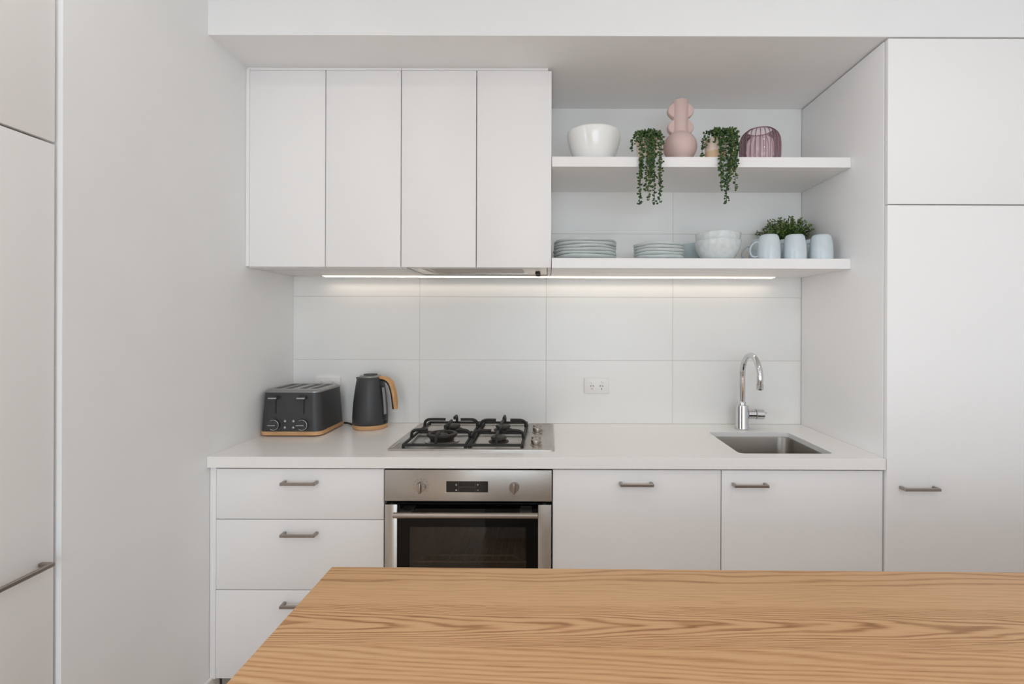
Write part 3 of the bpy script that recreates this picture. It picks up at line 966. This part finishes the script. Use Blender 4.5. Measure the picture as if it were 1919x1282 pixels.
def rad_at(z):
    for (r0, z0), (r1, z1) in zip(prof, prof[1:]):
        if z0 <= z <= z1:
            return r0 + (r1 - r0) * (z - z0) / (z1 - z0)
    return prof[-1][0]
def patch(zs, half, off, skew=0.0):
    b = BM()
    rows_o, rows_i = [], []
    n = 8
    lo = []
    for z in zs:
        r = rad_at(z)
        lo.append([((r + off) * cos(a), (r + off) * sin(a), z) for a in [(-half + 2 * half * k / n) / r for k in range(n + 1)]] +
                  [((r - 0.002) * cos(a), (r - 0.002) * sin(a), z) for a in [(half - 2 * half * k / n) / r for k in range(n + 1)]])
    return loft(b, lo)
zs = [0.045 + 0.01 * k for k in range(16)]
obj('gauge_frame', patch(zs, 0.017, 0.0012), 'darkpl', bd, smooth=50)
obj('water_gauge', patch([0.065 + 0.01 * k for k in range(13)], 0.0085, 0.0020), 'wgauge', bd, smooth=50, label='pale water level window')
bx('switch', 'black', bd, 0.074, 0.0815, -0.008, 0.008, 0.026, 0.040, bev=0.002)
# spout on the other side
b = BM()
loft(b, [[(-0.052, 0.018, 0.200), (-0.052, -0.018, 0.200), (-0.056, 0, 0.188)],
         [(-0.062, 0.014, 0.213), (-0.062, -0.014, 0.213), (-0.068, 0, 0.203)],
         [(-0.071, 0.008, 0.2265), (-0.071, -0.008, 0.2265), (-0.0785, 0, 0.2235)]])
obj('spout', b, 'grey', bd, smooth=40)
# handle
path = bez([(0.044, 0, 0.2225), (0.062, 0, 0.2235), (0.083, 0, 0.2195), (0.103, 0, 0.205), (0.117, 0, 0.172), (0.125, 0, 0.130), (0.127, 0, 0.090)], 8)
def strip(path, w, t0, t1):
    b = BM()
    lo = []
    n = len(path)
    for i, p in enumerate(path):
        d = (path[min(i + 1, n - 1)] - path[max(i - 1, 0)]).normalized()
        nrm = Vector((d.z, 0, -d.x)) * -1
        if nrm.z < 0 and i < 3:
            nrm = -nrm
        e = min(1.0, 0.55 + 3.0 * min(i, n - 1 - i) / n)
        sec = []
        for (u, v) in ((-1, 0.25), (-0.8, 1), (0.8, 1), (1, 0.25), (1, -0.0), (-1, -0.0)):
            sec.append(p + Vector((0, u * w * e, 0)) + nrm * (t0 + (t1 - t0) * v))
        lo.append(sec)
    return loft(b, lo)
obj('handle', strip(path, 0.0125, 0.0005, 0.0120), 'ashh', t, smooth=40, label='light wood handle top')
obj('handle_core', strip(path[2:], 0.0105, -0.0085, 0.0003), 'darkpl', t, smooth=40)
KX, KY = 0.403, -0.100
b = BM()
tube(b, bez([(-0.072, 0.022, 0.005), (-0.105, 0.048, 0.0045), (-0.130, 0.074, 0.0045), (-0.152, 0.080, 0.0045)], 6), 0.0038, 8)
cdm = obj('power_cord', b, 'cord', t, smooth=60)
t.rotation_euler = (0, 0, radians(-17))
cdm.rotation_euler = (0, 0, radians(17))
t.location = (KX, KY, 0.9)

# ------------------------------------------------------------------ island bench in the foreground
TBX0, TBY1 = 0.786, -1.393
t = thing('oak_table', 'high oak table with wavy grain filling the lower right foreground', 'table', (TBX0, TBY1, 0.0))
top = bx('tabletop', 'oak', t, TBX0, 3.05, TBY1 - 0.90, TBY1, 0.862, 0.900, bev=0.0012)
bx('end_panel', 'cab', t, TBX0 + 0.03, TBX0 + 0.05, TBY1 - 0.87, TBY1 - 0.60, 0.0, 0.8615)
bx('end_panel', 'cab', t, 3.00, 3.02, TBY1 - 0.87, TBY1 - 0.60, 0.0, 0.8615)
bx('added_shade_panel', 'cab', t, TBX0 + 0.0505, 2.9995, TBY1 - 0.62, TBY1 - 0.60, 0.0, 0.8615)  # unseen panel added under the table to shade the base doors
t.rotation_euler = (0, 0, -0.0095)

# ------------------------------------------------------------------ things on the upper shelf
Z1 = 1.9975 + 0.0405 + 0.0003
Z2 = ZB + 0.0405 + 0.0003

def bowl_prof(R, H, foot, th=0.004, belly=0.0):
    out = [(foot * 0.9, 0.0), (foot, 0.001), (foot, 0.004)]
    n = 14
    for k in range(1, n + 1):
        u = k / n
        r = foot + (R - foot) * sin(u * pi / 2) ** 0.75
        out.append((r + belly * sin(u * pi), 0.004 + (H - 0.004) * (1 - cos(u * pi / 2)) ** 0.62))
    inn = [(r - th, z + (th if k < 3 else 0)) for k, (r, z) in enumerate(out)][::-1]
    inn = [(max(r, 0.002), z) for r, z in inn if z > 0.012]
    return out + [(R - th * 0.4, H + 0.0012)] + inn + [(0.002, 0.0095)]

wp = [(0.048, 0.0), (0.052, 0.001), (0.056, 0.004), (0.066, 0.011), (0.080, 0.027), (0.0905, 0.045), (0.1010, 0.072), (0.1085, 0.098), (0.1130, 0.121), (0.1136, 0.132), (0.1128, 0.1385), (0.1105, 0.1400)]
wp += [(r - 0.0055, z) for r, z in wp[::-1] if 0.02 < z < 0.139] + [(0.05, 0.012), (0.002, 0.010)]
b = lathe(BM(), wp, 64, 1.400, -0.255, Z1)
o = obj('salad_bowl', b, 'bowlw', smooth=50)
tag(o, 'large glossy white bowl on the upper shelf', 'bowl')

# pink vase
vx, vy = 1.757, -0.285
t = thing('vase', 'matte pink ceramic vase with round base and scalloped side lobes', 'vase', (vx, vy, Z1))
prof = [(0.046, 0.0), (0.050, 0.002)]
for k in range(1, 15):
    a = -pi / 2 + 0.55 + (pi - 0.55 - 0.52) * k / 14
    prof.append((0.0690 * cos(a), 0.074 + 0.065 * sin(a)))
prof += [(0.0335, 0.134), (0.0328, 0.145), (0.0328, 0.262), (0.0310, 0.2645), (0.0285, 0.262), (0.0280, 0.15), (0.02, 0.10), (0.003, 0.10)]
prof[0] = (0.036, 0.0)
prof[1] = (0.0385, 0.0015)
obj('body', lathe(BM(), prof, 56, vx, vy, Z1), 'pink', t, smooth=50)
for (zc, hh) in ((0.2225, 0.0365), (0.1530, 0.0365)):
    b = BM()
    n = 44
    lo = []
    for yy, k in ((-0.016, 0.90), (-0.014, 0.97), (-0.010, 1.0), (0.010, 1.0), (0.014, 0.97), (0.016, 0.90)):
        lo.append([(vx + 0.0540 * k * cos(a), vy + yy, Z1 + zc + hh * k * sin(a)) for a in [2 * pi * i / n for i in range(n)]])
    loft(b, lo)
    obj('lobe', b, 'pink', t, smooth=50)

# trailing plants
def leaf_blob(bm, p, r, d):
    q = d.to_track_quat('Z', 'Y').to_matrix()
    vs = []
    for c in ((0, 0, 1.25), (1, 0, 0.1), (0, 0.75, 0.1), (-1, 0, 0.1), (0, -0.75, 0.1), (0, 0, -0.9)):
        vs.append(bm.verts.new(p + q @ (Vector(c) * r)))
    for (a, b_, c) in ((0, 1, 2), (0, 2, 3), (0, 3, 4), (0, 4, 1), (5, 2, 1), (5, 3, 2), (5, 4, 3), (5, 1, 4)):
        bm.faces.new((vs[a], vs[b_], vs[c]))

def strand(parent, pts, dens=1.0, r=0.0063, spread=0.0074):
    p = bez(pts, 10)
    stem = obj('trailing_stem', tube(BM(), p, 0.0011, 5), 'stem', parent, smooth=60)
    b = BM()
    L = 0
    nxt = 0
    for a, c in zip(p, p[1:]):
        seg = (c - a).length
        L += seg
        while L > nxt:
            nxt += 0.0050 / dens
            d = Vector((random.gauss(0, 1), random.gauss(0, 0.8) - 0.15, random.gauss(0, 0.6) + 0.1)).normalized()
            leaf_blob(b, c + d * spread * random.uniform(0.5, 1.15), r * random.uniform(0.7, 1.15), d)
    obj('leaves', b, 'leafA', stem, kind='stuff')

def pot(t, x, y, z, rt, rb, h, two=False):
    b = lathe(BM(), [(rb, 0.0), (rb + 0.001, 0.002), (rt, h), (rt - 0.004, h + 0.001), (rt - 0.006, h - 0.012), (0.002, h - 0.013)], 40, x, y, z)
    o = obj('pot', b, 'cream', t, smooth=40)
    b = lathe(BM(), [(rt - 0.0065, h - 0.0125), (rt - 0.0075, h - 0.008), (0.002, h - 0.006)], 30, x, y, z)
    obj('soil', b, 'soil', t, smooth=40)
    if two:
        b = lathe(BM(), [(rb + 0.0012, 0.0012), (rb + 0.0018, 0.003), (rb + (rt - rb) * 0.42 + 0.0008, h * 0.42)], 40, x, y, z, cap0=False, cap1=False)
        obj('pot_band', b, 'beige', o, smooth=40)

YF = YS - 0.014
px, py = 1.612, -0.325
t = thing('trailing_plant', 'trailing green plant in a cream pot between the white bowl and pink vase', 'plant', (px, py, Z1))
pot(t, px, py, Z1, 0.046, 0.038, 0.086)
zt = Z1 + 0.086
for (xe, ze) in ((1.572, 1.846), (1.567, 1.92), (1.577, 1.95), (1.597, 1.90), (1.604, 1.862), (1.613, 1.92), (1.625, 1.848), (1.620, 1.945), (1.611, 1.97), (1.651, 1.852), (1.646, 1.93)):
    xs = px + (xe - px) * 0.45
    j = random.uniform(-0.006, 0.006)
    strand(t, [(xs, py + 0.005, zt - 0.004), (xs + (xe - xs) * 0.35, py - 0.022, zt + 0.022 + j), (xe, YF + 0.020, zt + 0.004 + j), (xe + 0.002, YF, Z1 + 0.022), (xe - 0.002, YF - 0.002, (Z1 + ze) / 2), (xe + random.uniform(-0.007, 0.003), YF - 0.001, ze)], 0.95)
for (xe, ye, ze) in ((1.545, -0.345, 2.078), (1.557, -0.37, 2.10), (1.668, -0.37, 2.09), (1.660, -0.35, 2.11), (1.575, -0.33, 2.13), (1.65, -0.30, 2.12), (1.59, -0.30, 2.12), (1.625, -0.38, 2.10)):
    strand(t, [(px, py, zt - 0.002), (px + (xe - px) * 0.35, py + (ye - py) * 0.4, zt + 0.030), (px + (xe - px) * 0.85, py + (ye - py) * 0.9, zt + 0.012), (xe, ye, ze)], 1.0)

px, py = 1.893, -0.325
t = thing('trailing_plant', 'trailing green plant in a two-tone cream pot between vase and pink glass', 'plant', (px, py, Z1))
pot(t, px, py, Z1, 0.045, 0.041, 0.088, two=True)
zt = Z1 + 0.088
for (xe, ze) in ((1.886, 1.900), (1.884, 1.96), (1.897, 1.93), (1.908, 1.852), (1.915, 1.90), (1.921, 1.935), (1.930, 1.97), (1.938, 1.985), (1.944, 1.905)):
    xs = px + (xe - px) * 0.5
    j = random.uniform(-0.006, 0.01)
    xo = 0.010 if xe > 1.905 else 0.0
    strand(t, [(xs, py + 0.005, zt - 0.004), (xs + (xe - xs) * 0.45, py - 0.022, zt + 0.026 + j), (xe + xo, YF + 0.018, zt + 0.006 + j), (xe + xo, YF, Z1 + 0.028), (xe, YF - 0.002, (Z1 + ze) / 2), (xe + random.uniform(-0.004, 0.006), YF - 0.001, ze)], 1.05)
for (xe, ye, ze) in ((1.829, -0.345, 2.050), (1.842, -0.36, 2.085), (1.868, -0.385, 2.095), (1.945, -0.375, 2.06), (1.950, -0.36, 2.09), (1.925, -0.385, 2.07), (1.93, -0.31, 2.12), (1.90, -0.37, 2.10)):
    strand(t, [(px, py, zt - 0.002), (px + (xe - px) * 0.35, py + (ye - py) * 0.4, zt + 0.032), (px + (xe - px) * 0.85, py + (ye - py) * 0.9, zt + 0.012), (xe, ye, ze)], 1.0)

# ribbed pink glass vessel
gx, gy = 2.098, -0.265
t = thing('ribbed_glass_vase', 'squat ribbed pink glass vase at the right end of the upper shelf', 'vase', (gx, gy, Z1))
gp = [(0.060, 0.0), (0.066, 0.002), (0.076, 0.016), (0.080, 0.035), (0.0805, 0.085), (0.078, 0.112), (0.070, 0.130), (0.058, 0.142), (0.050, 0.147)]
obj('glass_body', lathe(BM(), gp, 56, gx, gy, Z1, cap1=False), 'pglass', t, smooth=60)
b = BM()
for k in range(26):
    a = 2 * pi * k / 26
    tube(b, [(gx + (r + 0.0008) * cos(a), gy + (r + 0.0008) * sin(a), Z1 + z + 0.002) for r, z in gp], 0.0018, 6)
obj('ribs', b, 'pglass_rib', t, smooth=60, label='darker vertical ribs')
b = BM()
tube(b, [(gx + 0.050 * cos(2 * pi * k / 40), gy + 0.050 * sin(2 * pi * k / 40), Z1 + 0.149) for k in range(41)], 0.0026, 8)
obj('rim', b, 'pglass_rib', t, smooth=60)

# ------------------------------------------------------------------ things on the lower shelf
def plate_mesh(R, seed):
    rnd = random.Random(seed)
    ph = [rnd.uniform(0, 6.28) for _ in range(3)]
    def wob(k, a, r, z):
        q = (r / R) ** 4
        return (r + q * 0.0016 * sin(3 * a + ph[0]) + q * 0.001 * sin(7 * a + ph[1]), z + q * 0.0014 * sin(4 * a + ph[2]))
    pr = [(R * 0.60, 0.0), (R * 0.62, 0.001), (R * 0.64, 0.0032), (R * 0.82, 0.0052), (R * 0.925, 0.0085), (R * 0.970, 0.0125), (R * 0.990, 0.0160), (R, 0.0190), (R, 0.0215), (R * 0.990, 0.0222), (R * 0.970, 0.0200), (R * 0.92, 0.0145), (R * 0.80, 0.0100), (R * 0.62, 0.0072), (0.002, 0.0068)]
    return lathe(BM(), pr, 56, wob=wob)
ORD = ['topmost', 'second from the top', 'third from the top', 'fourth from the top', 'fifth from the top', 'bottom']
def plate_stack(n, R, x, y, sp, what):
    for i in range(n):
        o = obj('plate', plate_mesh(R, 11 * n + i), 'plate', smooth=50)
        o.location = (x + random.uniform(-0.0012, 0.0012), y + random.uniform(-0.0012, 0.0012), Z2 + i * sp)
        o.rotation_euler = (0, 0, random.uniform(0, 6))
        pos = 'bottom' if i == 0 else ORD[n - 1 - i]
        tag(o, 'grey plate, %s in the %s' % (pos, what), 'plate', what)
plate_stack(6, 0.1345, 1.3660, -0.222, 0.0131, 'large plate stack beside the wall cabinet')
plate_stack(5, 0.1060, 1.6790, -0.235, 0.0131, 'small plate stack beside the speckled bowls')

def crock(R, H, foot, seed):
    rnd = random.Random(seed)
    ph = [rnd.uniform(0, 6.28) for _ in range(3)]
    def wob(k, a, r, z):
        q = min(1, z / H)
        return (r * (1 + 0.008 * q * sin(5 * a + ph[0] + 20 * z) + 0.006 * sin(9 * a + ph[1] - 50 * z)), z + 0.0012 * q * sin(4 * a + ph[2]))
    return lathe(BM(), bowl_prof(R, H, foot, 0.005), 64, wob=wob)
for i, lab in ((0, 'speckled pale grey bowl, lower one of the nested pair beside the mugs'), (1, 'speckled pale grey bowl, upper one of the nested pair beside the mugs')):
    o = obj('bowl', crock(0.0935 - 0.001 * i, 0.086, 0.050, 3 + i), 'speck', smooth=60)
    o.location = (1.921, -0.268, Z2 + i * 0.0305)
    tag(o, lab, 'bowl', 'nested speckled bowls')
o = obj('bowl', crock(0.078, 0.100, 0.045, 9), 'bluebowl', smooth=60)
o.location = (1.900, -0.088, Z2)
tag(o, 'pale blue bowl half hidden behind the speckled bowls', 'bowl')

def mug(lab, x, y, rz):
    t = thing('mug', lab, 'mug', (0, 0, 0), 'upturned pale blue mugs')
    H = 0.1045
    pr = [(0.0405, 0.0), (0.0432, 0.0003), (0.0438, 0.004), (0.0445, 0.030), (0.0430, 0.060), (0.0395, 0.084), (0.0360, 0.097), (0.0315, 0.1030), (0.0270, H), (0.0255, H - 0.0015), (0.002, H - 0.0018)]
    def wob(k, a, r, z):
        return (r * (1 + 0.006 * sin(5 * a + 40 * z)), z)
    obj('body', lathe(BM(), pr, 44, wob=wob, cap0=False), 'mug', t, smooth=50)
    p = bez([(-0.0405, 0, 0.074), (-0.052, 0, 0.075), (-0.0670, 0, 0.062), (-0.0740, 0, 0.040), (-0.0670, 0, 0.020), (-0.053, 0, 0.014), (-0.0430, 0, 0.018)], 6)
    obj('handle', tube(BM(), p, 0.0046, 8, flat=(1.35, 0.8)), 'mug', t, smooth=60)
    t.location = (x, y, Z2)
    t.rotation_euler = (0, 0, rz)
mug('upturned pale blue mug, front row, next to the speckled bowls', 2.111, -0.325, radians(-8))
mug('upturned pale blue mug, middle of the front row', 2.217, -0.325, radians(-40))
mug('upturned pale blue mug, front row, nearest the tall cabinet', 2.325, -0.325, radians(-40))
mug('upturned pale blue mug, back row, showing its handle beside the bowls', 2.126, -0.200, radians(-5))
mug('upturned pale blue mug, middle of the back row', 2.240, -0.200, radians(-40))
mug('upturned pale blue mug, back row, nearest the tall cabinet', 2.350, -0.200, radians(-40))

# small bushy plant
bx_, by_ = 2.292, -0.088
t = thing('bushy_plant', 'small bushy green plant behind the mugs on the lower shelf', 'plant', (bx_, by_, Z2))
pot(t, bx_, by_, Z2, 0.046, 0.038, 0.100)
b = BM()
lv = BM()
for k in range(105):
    a = random.uniform(0, 2 * pi)
    el = random.uniform(0.50 if sin(a) < -0.2 else 0.15, 1.5)
    ln = random.uniform(0.085, 0.128)
    d = Vector((cos(a) * cos(el), sin(a) * cos(el) * 0.85, sin(el)))
    p0 = Vector((bx_ + 0.02 * cos(a), by_ + 0.02 * sin(a), Z2 + 0.096))
    p2 = p0 + d * ln
    p2.x = min(max(p2.x, 2.170), 2.395)
    p2.y = min(p2.y, -0.012)
    p1 = p0.lerp(p2, 0.5) + Vector((0, 0, 0.010))
    path = bez([p0, p1, p2], 5)
    tube(b, path, 0.0009, 4)
    for i, p in enumerate(path[3:]):
        for q in range(2 if i < len(path) - 4 else 4):
            dv = Vector((random.gauss(0, 1), random.gauss(0, 1), random.gauss(0.25, 0.8))).normalized()
            L_ = random.uniform(0.010, 0.0165)
            sd = dv.orthogonal().normalized() * L_ * 0.42
            nn = dv.cross(sd).normalized() * L_ * 0.10
            tip = p + dv * L_
            if tip.x > 2.403 or tip.y > -0.004:
                continue
            v = [lv.verts.new(z) for z in (p, p + dv * L_ * 0.5 + sd + nn, tip, p + dv * L_ * 0.5 - sd + nn, p + dv * L_ * 0.5 - nn)]
            lv.faces.new((v[0], v[1], v[4])); lv.faces.new((v[1], v[2], v[4])); lv.faces.new((v[2], v[3], v[4])); lv.faces.new((v[3], v[0], v[4]))
st = obj('stems', b, 'stem', t, kind='stuff')
obj('leaves', lv, 'leafB', st, kind='stuff')

# ------------------------------------------------------------------ behind the camera: what the steel and glass reflect
for (lx, ly) in DOWN:
    b = lathe(BM(), [(0.050, 0.0), (0.052, -0.004), (0.082, -0.006), (0.086, -0.001), (0.086, 0.0)], 32, lx, ly, ZC - 0.0003)
    lamp = obj('unseen_ceiling_downlight', b, 'plastic', smooth=40)
    tag(lamp, 'unseen round white recessed downlight in the room ceiling', 'light', 'unseen ceiling downlights')
b = BM()
n = 60
lo = []
for z in (0.03, 2.5):
    lo.append([(-2.4 + 2.35 * i / n, -6.02 + 0.03 * sin(i * 1.3), z) for i in range(n + 1)] + [(-2.4 + 2.35 * i / n, -6.025 + 0.03 * sin(i * 1.3) - 0.004, z) for i in range(n, -1, -1)])
loft(b, lo)
o = obj('curtain', b, 'brown', smooth=60)
tag(o, 'brown pleated curtain on the wall behind the camera', 'curtain')
